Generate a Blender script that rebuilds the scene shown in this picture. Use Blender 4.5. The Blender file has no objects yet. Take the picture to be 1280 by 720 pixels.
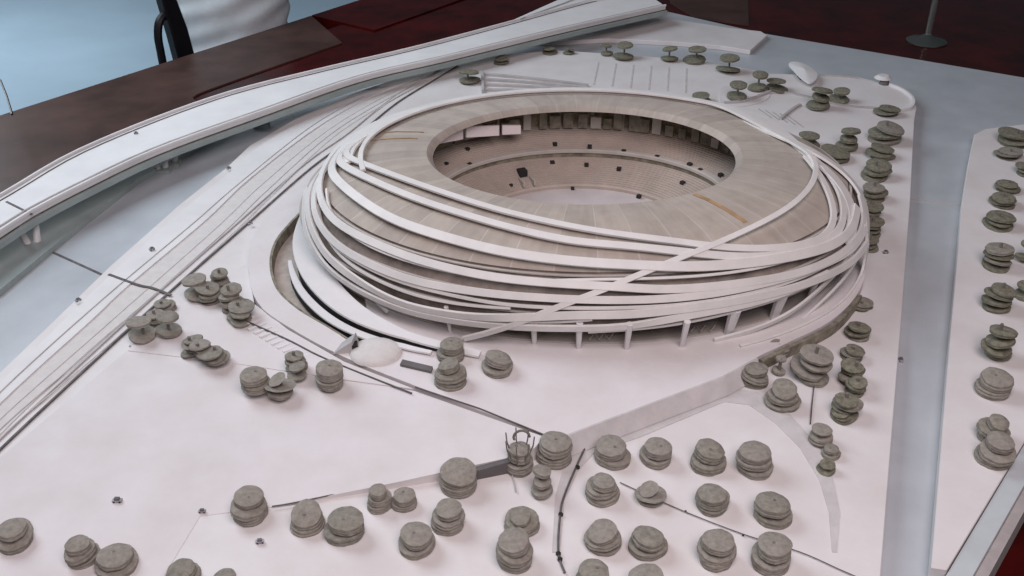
import bpy, bmesh, math, random
from mathutils import Vector, Matrix
random.seed(7)
C = bpy.context.scene.collection
SC = bpy.context.scene

# ------------------------------------------------------------------ camera
F = 1250.0; PITCH = math.atan(760.0/F); H = 6.0
SN, CS = math.sin(PITCH), math.cos(PITCH)
cd = bpy.data.cameras.new('camera'); cam = bpy.data.objects.new('camera', cd); C.objects.link(cam)
cam.location = (0, 0, H); cam.rotation_euler = (math.pi/2-PITCH, 0, 0)
cd.sensor_width = 36; cd.lens = 36*F/1280; cd.clip_end = 500; cd.clip_start = .05
SC.camera = cam

def ray(u, v):
    x = (u-640)/F; y = (v-360)/F
    return Vector((x, CS-y*SN, -SN-y*CS))          # depth 1 along the axis
def at(u, v, z=0.0):
    d = ray(u, v); t = (z-H)/d.z
    return Vector((d.x*t, d.y*t, z))
def depth(p): return p.y*CS+(H-p.z)*SN

# ------------------------------------------------------------------ materials
def mat(name, col, rough=.7, var=.06, scale=6.0, bump=.0, spec=.3, col2=None, detail=5, trans=None):
    m = bpy.data.materials.new(name); m.use_nodes = True
    nt = m.node_tree; b = nt.nodes['Principled BSDF']
    b.inputs['Roughness'].default_value = rough
    b.inputs['Specular IOR Level'].default_value = spec
    tc = nt.nodes.new('ShaderNodeTexCoord')
    nz = nt.nodes.new('ShaderNodeTexNoise'); nz.inputs['Scale'].default_value = scale
    nz.inputs['Detail'].default_value = detail; nz.inputs['Roughness'].default_value = .62
    nt.links.new(tc.outputs['Object'], nz.inputs['Vector'])
    r = nt.nodes.new('ShaderNodeValToRGB')
    c2 = col2 or [c*(1-var*2) for c in col]; c1 = [min(1, c*(1+var)) for c in col]
    r.color_ramp.elements[0].position = .32; r.color_ramp.elements[0].color = (*c2, 1)
    r.color_ramp.elements[1].position = .66; r.color_ramp.elements[1].color = (*c1, 1)
    nt.links.new(nz.outputs['Fac'], r.inputs['Fac'])
    nt.links.new(r.outputs['Color'], b.inputs['Base Color'])
    if bump:
        n2 = nt.nodes.new('ShaderNodeTexNoise'); n2.inputs['Scale'].default_value = scale*7; n2.inputs['Detail'].default_value = 4
        nt.links.new(tc.outputs['Object'], n2.inputs['Vector'])
        bp = nt.nodes.new('ShaderNodeBump'); bp.inputs['Strength'].default_value = bump; bp.inputs['Distance'].default_value = .02
        nt.links.new(n2.outputs['Fac'], bp.inputs['Height']); nt.links.new(bp.outputs['Normal'], b.inputs['Normal'])
    if trans: b.inputs['Transmission Weight'].default_value = trans
    return m
M = {}
M['white'] = mat('white_card', (.74, .725, .725), .62, .035, 1.6, .08)
M['land'] = mat('white_board', (.71, .69, .69), .6, .03, 1.3, .12, col2=[.665, .625, .61])
M['band'] = mat('white_band', (.74, .72, .70), .5, .04, 3, .08)
M['strip'] = mat('rough_beige_strip', (.66, .63, .61), .8, .035, 9, .2)
M['water'] = mat('grey_blue_board', (.47, .50, .53), .35, .05, 1.3, .04, .3)
M['bank'] = mat('grey_green_bank', (.33, .38, .37), .5, .08, 1.5, .05)
M['wall'] = mat('grey_card_wall', (.46, .44, .435), .8, .08, 4, .1)
M['path'] = mat('pale_grey_path', (.57, .545, .54), .8, .06, 5, .15)
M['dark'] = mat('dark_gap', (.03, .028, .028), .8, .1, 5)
M['line'] = mat('dark_thin_line', (.13, .12, .12), .7, .2, 9)
M['grass'] = mat('pale_lawn', (.70, .67, .675), .75, .03, 1.6, .15, col2=[.655, .615, .605])
M['moat'] = mat('beige_moat', (.50, .44, .39), .8, .1, 7, .2)
M['stand'] = mat('grey_brown_stand', (.47, .40, .35), .75, .06, 3, .0)
M['rim'] = mat('pale_rim', (.50, .46, .42), .6, .05, 5)
M['pitch'] = mat('pale_pitch', (.58, .52, .51), .7, .05, 3)
M['facade'] = mat('shaded_beige_facade', (.30, .255, .225), .8, .2, 5, .15)
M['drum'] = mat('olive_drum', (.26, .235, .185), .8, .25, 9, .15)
M['panel'] = mat('brown_back_panel', (.50, .43, .31), .75, .3, 9, .2)
M['tree'] = mat('grey_felt', (.335, .305, .265), .95, .12, 22, .6)
M['treeg'] = mat('grey_green_felt', (.305, .282, .24), .95, .14, 22, .6)
M['olive'] = mat('olive_felt', (.235, .225, .17), .95, .2, 22, .6)
M['stem'] = mat('pin_stem', (.20, .18, .16), .6, .1, 10)
M['screen'] = mat('white_panel', (.88, .80, .80), .5, .03, 4)
M['tape'] = mat('ochre_strip', (.42, .28, .16), .7, .15, 6)
M['red'] = mat('dark_red_wood', (.050, .0035, .003), .18, .3, 1.2, .0, .16, detail=8)
M['brown'] = mat('brown_reflection_tint', (.074, .040, .033), .40, .2, 1.0, .0, .22, detail=8)  # brown is a reflection put into the table colour
M['floor'] = mat('pale_blue_floor', (.31, .41, .49), .6, .04, .25, .03)
M['black'] = mat('black_plastic', (.008, .008, .011), .4, .1, 5)
M['cloth'] = mat('white_shirt', (.64, .70, .73), .9, .05, 2, .2)
M['skin'] = mat('skin', (.32, .19, .13), .6, .05, 3)
M['hair'] = mat('dark_hair', (.015, .012, .010), .6, .2, 20)
M['trouser'] = mat('dark_trousers', (.03, .03, .04), .9, .1, 5)
M['metal'] = mat('clear_glass', (.75, .85, .80), .04, .02, 5, 0, .6, trans=.92)
M['slot'] = mat('grey_recess', (.14, .13, .13), .8, .1, 5)
M['car'] = mat('grey_car', (.36, .36, .38), .5, .1, 10)
M['glassy'] = mat('acrylic_edge', (.52, .56, .58), .25, .04, 2, 0, .5)

# radial roof: seams laid out on the roof itself by object-space angle
def roof_material():
    m = mat('roof_panel', (.475, .42, .37), .7, .05, 5, .1)
    nt = m.node_tree; b = nt.nodes['Principled BSDF']
    src = b.inputs['Base Color'].links[0].from_socket
    tc = nt.nodes.new('ShaderNodeTexCoord'); sx = nt.nodes.new('ShaderNodeSeparateXYZ')
    nt.links.new(tc.outputs['Object'], sx.inputs[0])
    def mth(op, a, bb=None):
        n = nt.nodes.new('ShaderNodeMath'); n.operation = op
        for i, q in enumerate((a, bb)):
            if q is None: continue
            if isinstance(q, (int, float)): n.inputs[i].default_value = q
            else: nt.links.new(q, n.inputs[i])
        return n.outputs[0]
    yy = mth('MULTIPLY', sx.outputs['Y'], 1.278)
    an = mth('ARCTAN2', yy, sx.outputs['X'])
    fr = mth('FRACT', mth('MULTIPLY', an, 44/(2*math.pi)))
    seam = mth('LESS_THAN', fr, .03)
    # each panel its own slight tone
    fl = mth('FLOOR', mth('MULTIPLY', an, 44/(2*math.pi)))
    wn = nt.nodes.new('ShaderNodeTexWhiteNoise'); wn.noise_dimensions = '1D'; nt.links.new(fl, wn.inputs['W'])
    mx0 = nt.nodes.new('ShaderNodeMix'); mx0.data_type = 'RGBA'; mx0.blend_type = 'MULTIPLY'
    mx0.inputs['Factor'].default_value = .14
    nt.links.new(src, mx0.inputs['A']); nt.links.new(wn.outputs['Value'], mx0.inputs['B'])
    cx = nt.nodes.new('ShaderNodeCombineXYZ'); nt.links.new(mth('MULTIPLY', an, 26), cx.inputs['X'])
    nt.links.new(mth('MULTIPLY', mth('SQRT', mth('ADD', mth('MULTIPLY', sx.outputs['X'], sx.outputs['X']), mth('MULTIPLY', yy, yy))), 1.1), cx.inputs['Y'])
    sn = nt.nodes.new('ShaderNodeTexNoise'); sn.inputs['Scale'].default_value = 1.0; sn.inputs['Detail'].default_value = 6
    nt.links.new(cx.outputs[0], sn.inputs['Vector'])
    sr = nt.nodes.new('ShaderNodeValToRGB'); sr.color_ramp.elements[0].position = .35; sr.color_ramp.elements[0].color = (.72, .68, .64, 1)
    sr.color_ramp.elements[1].position = .6; nt.links.new(sn.outputs['Fac'], sr.inputs['Fac'])
    ms = nt.nodes.new('ShaderNodeMix'); ms.data_type = 'RGBA'; ms.blend_type = 'MULTIPLY'; ms.inputs['Factor'].default_value = .30
    nt.links.new(mx0.outputs['Result'], ms.inputs['A']); nt.links.new(sr.outputs['Color'], ms.inputs['B']); mx0 = ms
    mx = nt.nodes.new('ShaderNodeMix'); mx.data_type = 'RGBA'
    nt.links.new(mth('MULTIPLY', seam, .38), mx.inputs['Factor'])
    nt.links.new(mx0.outputs['Result'], mx.inputs['A']); mx.inputs['B'].default_value = (.66, .61, .57, 1)
    nt.links.new(mx.outputs['Result'], b.inputs['Base Color'])
    return m
M['roof'] = roof_material()

# ------------------------------------------------------------------ object helpers
def link(name, bm, m, parent=None, smooth=False, origin=None):
    me = bpy.data.meshes.new(name)
    bmesh.ops.recalc_face_normals(bm, faces=bm.faces)
    if origin is not None:
        bmesh.ops.translate(bm, verts=bm.verts, vec=-Vector(origin))
    bm.to_mesh(me); bm.free()
    if isinstance(m, str): m = M[m]
    me.materials.append(m)
    if smooth:
        for p in me.polygons: p.use_smooth = True
        me.set_sharp_from_angle(angle=.6)
    o = bpy.data.objects.new(name, me); C.objects.link(o)
    if origin is not None: o.location = origin
    if parent is not None:
        o.parent = parent
        if origin is not None: o.location = Vector(origin)-Vector(parent.location)
        elif parent.parent is not None: o.location = (0, 0, 0)
        else: o.location = -Vector(parent.location)
    return o
def tag(o, label=None, cat=None, group=None, kind=None):
    for k, val in (('label', label), ('category', cat), ('group', group), ('kind', kind)):
        if val: o[k] = val
    return o
def thing(name, label, cat, loc=(0, 0, 0), group=None):
    o = bpy.data.objects.new(name, None); C.objects.link(o); o.location = loc
    o.empty_display_size = .1
    return tag(o, label, cat, group)

def catmull(pts, n=8, closed=False):
    out = []; N = len(pts)
    seg = N if closed else N-1
    for i in range(seg):
        if closed: p0, p1, p2, p3 = pts[i-1], pts[i], pts[(i+1) % N], pts[(i+2) % N]
        else: p0, p1, p2, p3 = pts[max(i-1, 0)], pts[i], pts[i+1], pts[min(i+2, N-1)]
        for k in range(n):
            t = k/n
            out.append(.5*((2*p1)+(p2-p0)*t+(2*p0-5*p1+4*p2-p3)*t*t+(3*p1-p0-3*p2+p3)*t**3))
    if not closed: out.append(pts[-1])
    return out
def smooth_path(P, it=3):
    for _ in range(it):
        P = [P[0]]+[(P[i-1]+2*P[i]+P[i+1])/4 for i in range(1, len(P)-1)]+[P[-1]]
    return P
def resample(P, step):
    out = [P[0].copy()]; acc = 0
    for a, b in zip(P, P[1:]):
        L = (b-a).length
        while acc+L >= step:
            f = (step-acc)/L; a = a.lerp(b, f); out.append(a.copy()); L = (b-a).length; acc = 0
        acc += L
    if (out[-1]-P[-1]).length > step*.3: out.append(P[-1].copy())
    return out

def prism(bm, pts, zb):
    """pts: list of Vectors (top outline); bottom at height zb (number or list)."""
    top = [bm.verts.new(p) for p in pts]
    bot = [bm.verts.new((p.x, p.y, zb if not isinstance(zb, (list, tuple)) else zb[i])) for i, p in enumerate(pts)]
    ft = bm.faces.new(top); fb = bm.faces.new(bot[::-1]); n = len(pts)
    for i in range(n): bm.faces.new((top[i], bot[i], bot[(i+1) % n], top[(i+1) % n]))
    bmesh.ops.triangulate(bm, faces=[ft, fb])
def plate(name, px, z, zb, m, curve=False, parent=None, bevel=0):
    """a plate of card; px rows are (u, v) or (u, v, z)"""
    pts = [at(p[0], p[1], p[2] if len(p) > 2 else z) for p in px]
    if curve: pts = catmull(pts, 6, True)
    bm = bmesh.new(); prism(bm, pts, zb)
    o = link(name, bm, m, parent)
    if bevel:
        md = o.modifiers.new('bevel', 'BEVEL'); md.width = bevel; md.segments = 1; md.limit_method = 'ANGLE'; md.angle_limit = .8
    return o
def box(bm, c, s, rot=None):
    r = bmesh.ops.create_cube(bm, size=1)
    mt = Matrix.Translation(Vector(c)) @ (rot or Matrix.Identity(4)) @ Matrix.Diagonal((*s, 1))
    bmesh.ops.transform(bm, matrix=mt, verts=r['verts'])
def tube(bm, P, r, n=6, r1=None):
    rings = []; prev = None
    for i, p in enumerate(P):
        t = (P[min(i+1, len(P)-1)]-P[max(i-1, 0)]).normalized()
        a = t.orthogonal().normalized() if prev is None else (prev-t*prev.dot(t)).normalized()
        prev = a; b = t.cross(a)
        rr = r if r1 is None else r+(r1-r)*i/max(1, len(P)-1)
        rings.append([bm.verts.new(p+a*rr*math.cos(k*2*math.pi/n)+b*rr*math.sin(k*2*math.pi/n)) for k in range(n)])
    for A, B in zip(rings, rings[1:]):
        for k in range(n): bm.faces.new((A[k], A[(k+1) % n], B[(k+1) % n], B[k]))
    bm.faces.new(rings[0]); bm.faces.new(rings[-1][::-1])
def strip(bm, P, w, h, N=None, ends=None):
    """flat bar swept along P; width w across, height h along normal; N list of normals"""
    rings = []; n = len(P)
    for i, p in enumerate(P):
        t = (P[min(i+1, n-1)]-P[max(i-1, 0)]).normalized()
        nn = N[i] if N else Vector((0, 0, 1))
        b = t.cross(nn).normalized(); nn = b.cross(t).normalized()
        ww = (w[i] if isinstance(w, list) else w)/2; hh = h/2; c = min(ww, hh)*.25
        sec = [(-ww, -hh+c), (-ww, hh-c), (-ww+c, hh), (ww-c, hh), (ww, hh-c), (ww, -hh+c), (ww-c, -hh), (-ww+c, -hh)]
        rings.append([bm.verts.new(p+b*x+nn*y) for x, y in sec])
    for A, B in zip(rings, rings[1:]):
        for k in range(8): bm.faces.new((A[k], A[(k+1) % 8], B[(k+1) % 8], B[k]))
    bm.faces.new(rings[0]); bm.faces.new(rings[-1][::-1])

# ------------------------------------------------------------------ room: floor, table
TZ = -.47; FZ = TZ-4.2
bm = bmesh.new(); box(bm, (0, 30, FZ-.1), (160, 160, .2)); tag(link('floor', bm, 'floor'), kind='structure')

e0, e1 = at(0, 146, TZ), at(420, 11, TZ); ed = (e1-e0).normalized(); en = Vector((ed.y, -ed.x, 0))
tbl = thing('table', 'large polished dark red wooden table with wide border tinted as a brown reflection, carrying the model', 'table', (e0.x+6, e0.y, FZ))
def tp(a, b, z=TZ): p = e0+ed*a+en*b; return Vector((p.x, p.y, z))
bw = (at(245, 121, TZ)-e0).dot(en)
bm = bmesh.new(); prism(bm, [tp(-22, bw*.5), tp(34, bw*.5), tp(34, 34), tp(-22, 34)], TZ-.3); link('tabletop', bm, 'red', tbl)
bj = (at(428, 30, TZ)-e0).dot(ed)
ipx = [(428, 53), (380, 70), (300, 98), (258, 113), (246, 118), (241, 122), (246, 127), (262, 150)]
bm = bmesh.new()
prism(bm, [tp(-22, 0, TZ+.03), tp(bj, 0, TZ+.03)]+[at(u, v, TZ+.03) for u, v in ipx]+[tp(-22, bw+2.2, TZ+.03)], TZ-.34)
o = link('border', bm, 'brown', tbl)  # brown tone stands for the pale wall reflected in the table
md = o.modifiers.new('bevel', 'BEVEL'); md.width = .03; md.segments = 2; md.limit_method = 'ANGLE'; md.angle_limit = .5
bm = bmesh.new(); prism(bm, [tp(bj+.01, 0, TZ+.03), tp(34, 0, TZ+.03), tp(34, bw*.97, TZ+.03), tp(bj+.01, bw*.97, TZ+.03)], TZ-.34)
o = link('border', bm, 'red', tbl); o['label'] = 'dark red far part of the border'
for a, b in ((-18, 3), (28, 3), (28, 30), (-18, 30)):
    bm = bmesh.new(); c = tp(a, b, 0); box(bm, (c.x, c.y, (FZ+TZ-.3)/2), (.8, .8, TZ-.3-FZ)); link('leg', bm, 'red', tbl)

# ------------------------------------------------------------------ site model base
ZB = -.15
# base outline: left edge hides below the bridge
VZ = .34
up = [(-160, 338), (0, 246), (110, 184), (270, 122), (400, 88), (520, 60), (640, 28), (720, 6), (800, -14)]
lo = [(-160, 392), (0, 291), (35, 268), (110, 229), (200, 187), (330, 140), (450, 98), (560, 72), (700, 38), (832, 8)]
left_e = [at(u, v, ZB) for u, v in [(-160, 366), (0, 270), (110, 208), (270, 143), (400, 103), (560, 66), (700, 24)]]
rest = [at(u, v, ZB) for u, v in [(832, 14), (955, 42), (1280, 97), (1560, 150), (1445, 290), (1280, 558), (1185, 714), (1100, 860), (-500, 860)]]
bm = bmesh.new(); prism(bm, left_e+rest, TZ+.004); tag(link('water', bm, 'water'), kind='structure')
fr = thing('base_edge', 'pale acrylic edge strip along the lower right side of the model', 'edge strip', at(1232, 640, ZB))
pa, pb = at(1187, 712, -.02), at(1280, 556, -.02); dd = (pb-pa).normalized(); nn = Vector((dd.y, -dd.x, 0))
q0, q1 = pa-dd*3.0, pa+dd*9.0
w_ = (at(1280, 640, -.02)-pa).dot(nn)
bm = bmesh.new(); prism(bm, [q0, q1, q1+nn*w_*.62, q0+nn*w_*.62], TZ+.004); link('strip', bm, 'glassy', fr)
bm = bmesh.new(); g0, g1 = q0+nn*(w_*.62+.002), q1+nn*(w_*.62+.002)
prism(bm, [g0-Vector((0, 0, .09)), g1-Vector((0, 0, .09)), g1+nn*w_*.33-Vector((0, 0, .09)), g0+nn*w_*.33-Vector((0, 0, .09))], TZ+.004); link('ledge', bm, 'wall', fr)

# land plates
land_px = [(-420, 900), (-250, 705), (-60, 522), (0, 465), (69, 399), (137, 333), (225, 255), (281, 211), (312, 182), (370, 148), (440, 117), (520, 90), (575, 76), (640, 67), (700, 63), (760, 67), (841, 73), (905, 80), (935, 86),
           (962, 92), (1023, 94), (1070, 96), (1110, 105), (1137, 118), (1146, 134), (1143, 152), (1138, 250), (1125, 420), (1112, 580), (1101, 720), (1090, 900)]
tag(plate('ground', land_px, 0, ZB+.002, 'land', bevel=.008), kind='structure')
right_px = [(1218, 168), (1232, 161), (1290, 154), (1420, 160), (1400, 330), (1283, 548), (1184, 712), (1164, 709), (1173, 600), (1186, 440), (1203, 250), (1211, 200)]
o = plate('ground', right_px, 0, ZB+.002, 'land', bevel=.008); tag(o, kind='structure')
far_px = [(640, 50), (740, 34), (829, 22), (914, 35), (951, 39), (959, 44), (948, 54), (938, 63), (900, 57), (841, 52), (760, 48), (690, 52)]
o = plate('ground', far_px, -.06, ZB+.002, 'land', bevel=.008); tag(o, kind='structure')
bank_px = [(-300, 560), (-120, 440), (0, 362), (58, 314), (110, 272), (172, 224), (250, 180), (330, 130), (270, 146), (110, 212), (0, 275), (-160, 372), (-280, 450)]
tag(plate('embankment', bank_px, -.07, ZB+.002, 'bank'), kind='structure')

# joints between the boards
def lay(name, px, z, w, h, m, label=None, cat=None, kind=None, curve=True, group=None):
    P = [at(p[0], p[1], p[2] if len(p) > 2 else z) for p in px]
    if curve and len(P) > 2: P = catmull(P, 6)
    bm = bmesh.new(); strip(bm, [p+Vector((0, 0, h/2-.004)) for p in P], w, h)
    return tag(link(name, bm, m), label, cat, group, kind)
lay('water_joint', [(1139, 250), (1170, 253), (1202, 255)], ZB, .035, .008, 'wall', kind='structure')
lay('water_joint', [(58, 312), (100, 331), (135, 347)], ZB, .035, .010, 'line', kind='structure')
lay('ground_joint', [(136, 343), (172, 356), (190, 360), (214, 369)], 0.022, .035, .010, 'line', kind='structure')

# roads and lanes along the left
def lane(name, left, right, z, m):
    L = catmull([at(u, v, z) for u, v in left], 6); R = catmull([at(u, v, z) for u, v in right], 6)
    bm = bmesh.new(); prism(bm, L+R[::-1], .002-.006); return tag(link(name, bm, m), kind='structure')
lane('road', [(-60, 580), (0, 508), (119, 399), (166, 355), (262, 274), (316, 224), (400, 160), (470, 120), (530, 97)],
     [(-60, 618), (0, 543), (100, 448), (200, 362), (290, 284), (380, 205), (430, 170), (490, 125), (545, 97)], .012, 'strip')
lane('road', [(-60, 540), (0, 478), (75, 405), (141, 341), (229, 262), (285, 217), (318, 187), (376, 152), (446, 120), (520, 94)],
     [(-60, 576), (0, 504), (115, 399), (162, 355), (258, 274), (312, 223), (396, 159), (466, 119), (526, 96)], .02, 'white')
rl = thing('step_shadow_line', 'thin dark double line painted as the step shadow, running along the beige strip left of the stadium', 'shadow line', at(200, 375, 0))  # shadow of the low step, painted as two dark strips
for k, off in enumerate((0, 9)):
    bm = bmesh.new()
    P = catmull([at(u-off, v-off*.45, .012) for u, v in [(-60, 624), (0, 562), (100, 468), (209, 368), (300, 288), (390, 209), (445, 170), (497, 128), (548, 97), (572, 82)]], 6)
    strip(bm, P, .024 if k == 0 else .014, .02 if k == 0 else .016); link('shade_strip', bm, 'line' if k == 0 else 'wall', rl)
lay('road_line', [(-60, 560), (0, 490), (128, 374), (240, 280), (300, 228), (390, 157), (455, 120)], .026, .012, .006, 'wall', kind='structure')

# ------------------------------------------------------------------ plazas
PZ = .14
# big left plaza: a flat wedge rising from the front-left to the corner beside the park
pl = plate('plaza', [(-300, 860, .004), (0, 572, .02), (160, 437, .02), (300, 452, .05), (519, 489, .10), (680, 546, .15), (668, 560, .15), (640, 571, .14), (500, 602, .07), (345, 633, .006), (250, 645, .004), (120, 860, .004)], 0, -.003, 'grass')
tag(pl, kind='structure')
o = plate('plaza', [(212, 374, .05), (262, 352, .07), (309, 330, .10), (318, 380, .11), (360, 412, .115), (430, 452, .12), (517, 486, .115), (420, 473, .09), (300, 455, .055), (160, 438, .03)], .10, -.003, 'grass'); tag(o, kind='structure')
from mathutils.bvhtree import BVHTree
TERR = BVHTree.FromPolygons([v.co[:] for v in o.data.vertices], [p.vertices[:] for p in o.data.polygons])
# stadium plaza, raised, with the grey retaining wall towards the park
sp_px = [(404, 204), (352, 249), (320, 290), (311, 335), (322, 378), (360, 408), (430, 446), (519, 482), (681, 543), (700, 545), (712, 542), (790, 513), (905, 470), (945, 447), (985, 428), (1040, 400), (1076, 360), (1082, 316), (1070, 268), (1035, 218), (950, 168), (860, 140), (720, 130), (560, 138), (470, 165)]
MOAT = [(386, 256), (362, 280), (345, 303), (339, 330), (347, 360), (372, 385), (410, 408), (444, 428), (460, 400), (440, 300), (420, 250)]
def plate_hole(name, px, hole, z, zb, m):
    A = [at(u, v, z) for u, v in px]; B = [at(u, v, z) for u, v in hole]
    B = catmull(B, 4, True); A = catmull(A, 4, True)
    bm = bmesh.new()
    loops = []
    for P in (A, B):
        vs = [bm.verts.new(p) for p in P]
        loops.append(vs)
    es = []
    for vs in loops:
        for i in range(len(vs)): es.append(bm.edges.new((vs[i], vs[(i+1) % len(vs)])))
    bmesh.ops.triangle_fill(bm, use_beauty=True, use_dissolve=False, edges=es)
    for vs in loops:
        lo = [bm.verts.new((v.co.x, v.co.y, zb)) for v in vs]
        for i in range(len(vs)):
            j = (i+1) % len(vs); bm.faces.new((vs[i], lo[i], lo[j], vs[j]))
    return link(name, bm, m)
# sharp corner kept: build outline with doubled corner points
sp = plate_hole('plaza', [p for p in sp_px], MOAT, PZ, -.003, 'grass'); tag(sp, kind='structure')
bm = bmesh.new(); prism(bm, catmull([at(u, v, PZ)-Vector((0, 0, PZ-.012)) for u, v in MOAT], 4, True), .001); o = tag(link('ground', bm, 'moat'), kind='structure') 
# raised rim of the moat
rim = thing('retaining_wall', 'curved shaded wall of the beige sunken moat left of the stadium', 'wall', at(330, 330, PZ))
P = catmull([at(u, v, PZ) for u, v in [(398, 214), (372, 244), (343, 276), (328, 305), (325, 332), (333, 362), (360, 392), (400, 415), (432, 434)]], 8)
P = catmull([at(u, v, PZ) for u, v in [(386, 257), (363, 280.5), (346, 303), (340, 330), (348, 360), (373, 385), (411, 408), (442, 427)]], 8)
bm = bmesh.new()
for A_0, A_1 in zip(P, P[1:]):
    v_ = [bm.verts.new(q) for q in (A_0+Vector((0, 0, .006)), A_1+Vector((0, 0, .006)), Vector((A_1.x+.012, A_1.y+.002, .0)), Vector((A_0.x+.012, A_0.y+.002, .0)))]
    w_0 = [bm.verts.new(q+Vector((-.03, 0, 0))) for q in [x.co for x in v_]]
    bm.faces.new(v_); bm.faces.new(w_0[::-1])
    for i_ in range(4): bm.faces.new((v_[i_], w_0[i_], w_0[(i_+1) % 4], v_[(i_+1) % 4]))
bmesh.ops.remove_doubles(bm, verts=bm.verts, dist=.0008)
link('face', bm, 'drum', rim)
plaza_shade = thing('retaining_wall', 'dark curved strip as painted shadow under the right end of the stadium plaza', 'wall', at(990, 428, 0))
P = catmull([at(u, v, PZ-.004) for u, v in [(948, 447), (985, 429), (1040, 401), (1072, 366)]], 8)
bm = bmesh.new(); strip(bm, [Vector((p.x+.02, p.y-.03, .065)) for p in P], .05, .13); link('face', bm, 'drum', plaza_shade)  # dark strip painted in for the shadow below the plaza edge
w1 = thing('retaining_wall', 'long grey slanting wall between stadium plaza and tree park', 'wall', at(800, 520, 0))
Wt = [at(u, v, PZ+.012) for u, v in [(697, 549), (712, 543.5), (790, 514), (905, 471), (947, 448)]]
bm = bmesh.new()
n_ = Vector((.35, -1, 0)).normalized()
top = [bm.verts.new(p) for p in Wt]; out = [bm.verts.new((p+n_*.12).to_tuple()[:2]+(.012,)) for p in Wt]; low = [bm.verts.new((p-n_*.02).to_tuple()[:2]+(.0,)) for p in Wt]
tb = [bm.verts.new(p-n_*.02) for p in Wt]
for A, B in ((top, out), (out, low), (low, tb), (tb, top)):
    for i in range(len(Wt)-1): bm.faces.new((A[i], A[i+1], B[i+1], B[i]))
bm.faces.new((top[0], out[0], low[0], tb[0])); bm.faces.new((top[-1], tb[-1], low[-1], out[-1]))
link('slope', bm, 'path', w1)
path_px = [(704, 562), (740, 556), (830, 520), (920, 486), (948, 490), (985, 515), (1015, 548), (1040, 592), (1050, 640), (1046, 690), (1040, 690), (1036, 640), (1024, 600), (1000, 560), (968, 528), (936, 506), (905, 502), (800, 546), (742, 566), (722, 590), (706, 625), (700, 690), (690, 690), (694, 620), (704, 585)]
tag(plate('path', path_px, .006, -.003, 'path'), kind='structure')

# dark openings in plaza front
def slot(name, px, z, zb, label, cat):
    o = plate(name, px, z, zb, 'slot'); return tag(o, label, cat)
slot('underpass', [(588, 585, .10), (640, 571.5, .135), (638, 577, .135), (592, 590, .10)], .1, .003, 'dark low underpass mouth in the plaza front beside the park trees', 'underpass')
slot('service_entrance', [(503, 449), (541, 458), (539, 464), (500, 455)], PZ+.03, PZ-.1, 'dark grey slot sunk in the plaza under the ramp end', 'entrance')
# step lines
lay('kerb', [(162, 433), (220, 443), (282, 455), (300, 470)], .012, .02, .02, 'wall', 'thin grey kerb line at the edge of the left tree cluster', 'kerb')
lay('kerb', [(519, 484), (600, 511), (681, 544)], PZ+.006, .012, .012, 'line', 'dark straight kerb from the plaza step down to the park corner', 'kerb', curve=False)
lay('kerb', [(300, 398), (360, 425), (410, 450), (515, 492)], .113, .014, .014, 'line', 'dark straight kerb running past the left trees to the plaza step', 'kerb')
st = thing('stairway', 'narrow flight of white steps between the left tree clusters', 'stairs', at(330, 425, .02))
for k in range(11):
    bm = bmesh.new(); p = at(296+k*7.2, 404+k*4.6, .09); q = at(318+k*7.2, 396+k*4.6, .09)
    strip(bm, [p, q], .03, .05-.002*k); link('tread', bm, 'white', st)

# wires / light fences in the park
def wire(px, z, r, label, m='line', knots=()):
    t = thing('wire', label, 'wire', at(px[0][0], px[0][1], 0))
    bm = bmesh.new(); tube(bm, catmull([at(p[0], p[1], z) for p in px], 6), r, 5); link('strand', bm, m, t)
    for u, v in knots:
        bm = bmesh.new(); bmesh.ops.create_icosphere(bm, subdivisions=1, radius=r*2.4, matrix=Matrix.Translation(at(u, v, z))); link('knot', bm, 'dark', t)
wire([(735, 552), (722, 580), (706, 618), (700, 645), (698, 690), (706, 716)], .02, .010, 'dark curved wire lying through the middle of the tree park', knots=[(722, 584), (701, 643), (698, 692), (700, 699)])
wire([(775, 603), (850, 637), (930, 668), (1000, 690), (1050, 712), (1080, 725)], .016, .0045, 'straight dark wire slanting between the grid trees', knots=[(857, 639), (929, 669)])
wire([(340, 633), (370, 628), (470, 607), (560, 588)], .03, .007, 'thin wire along the foot of the sloping plaza front')
wire([(1018, 478), (1015, 505), (1013, 530)], .02, .007, 'short grey wire beside the right path')
wire([(636, 578), (642, 600), (645, 615)], .02, .006, 'short wire beside the looped twig tree', 'wall')
wire([(0, 100), (8, 120), (15, 143)], TZ+.6, .02, 'dark cable hanging past the far left table edge', 'black')

for k, (d, m_) in enumerate(((14, 'path'), (24, 'wall'), (32, 'path'))):
    lay('road_line', [(-60+d*.3, 572+d), (0+d*.3, 506+d), (119+d*.6, 397+d), (262+d*.7, 272+d*.8), (316+d*.7, 222+d*.7), (400+d*.5, 159+d*.4), (470+d*.4, 119+d*.3), (526+d*.3, 97+d*.1)], .016, .012, .006, m_, kind='structure')
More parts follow.
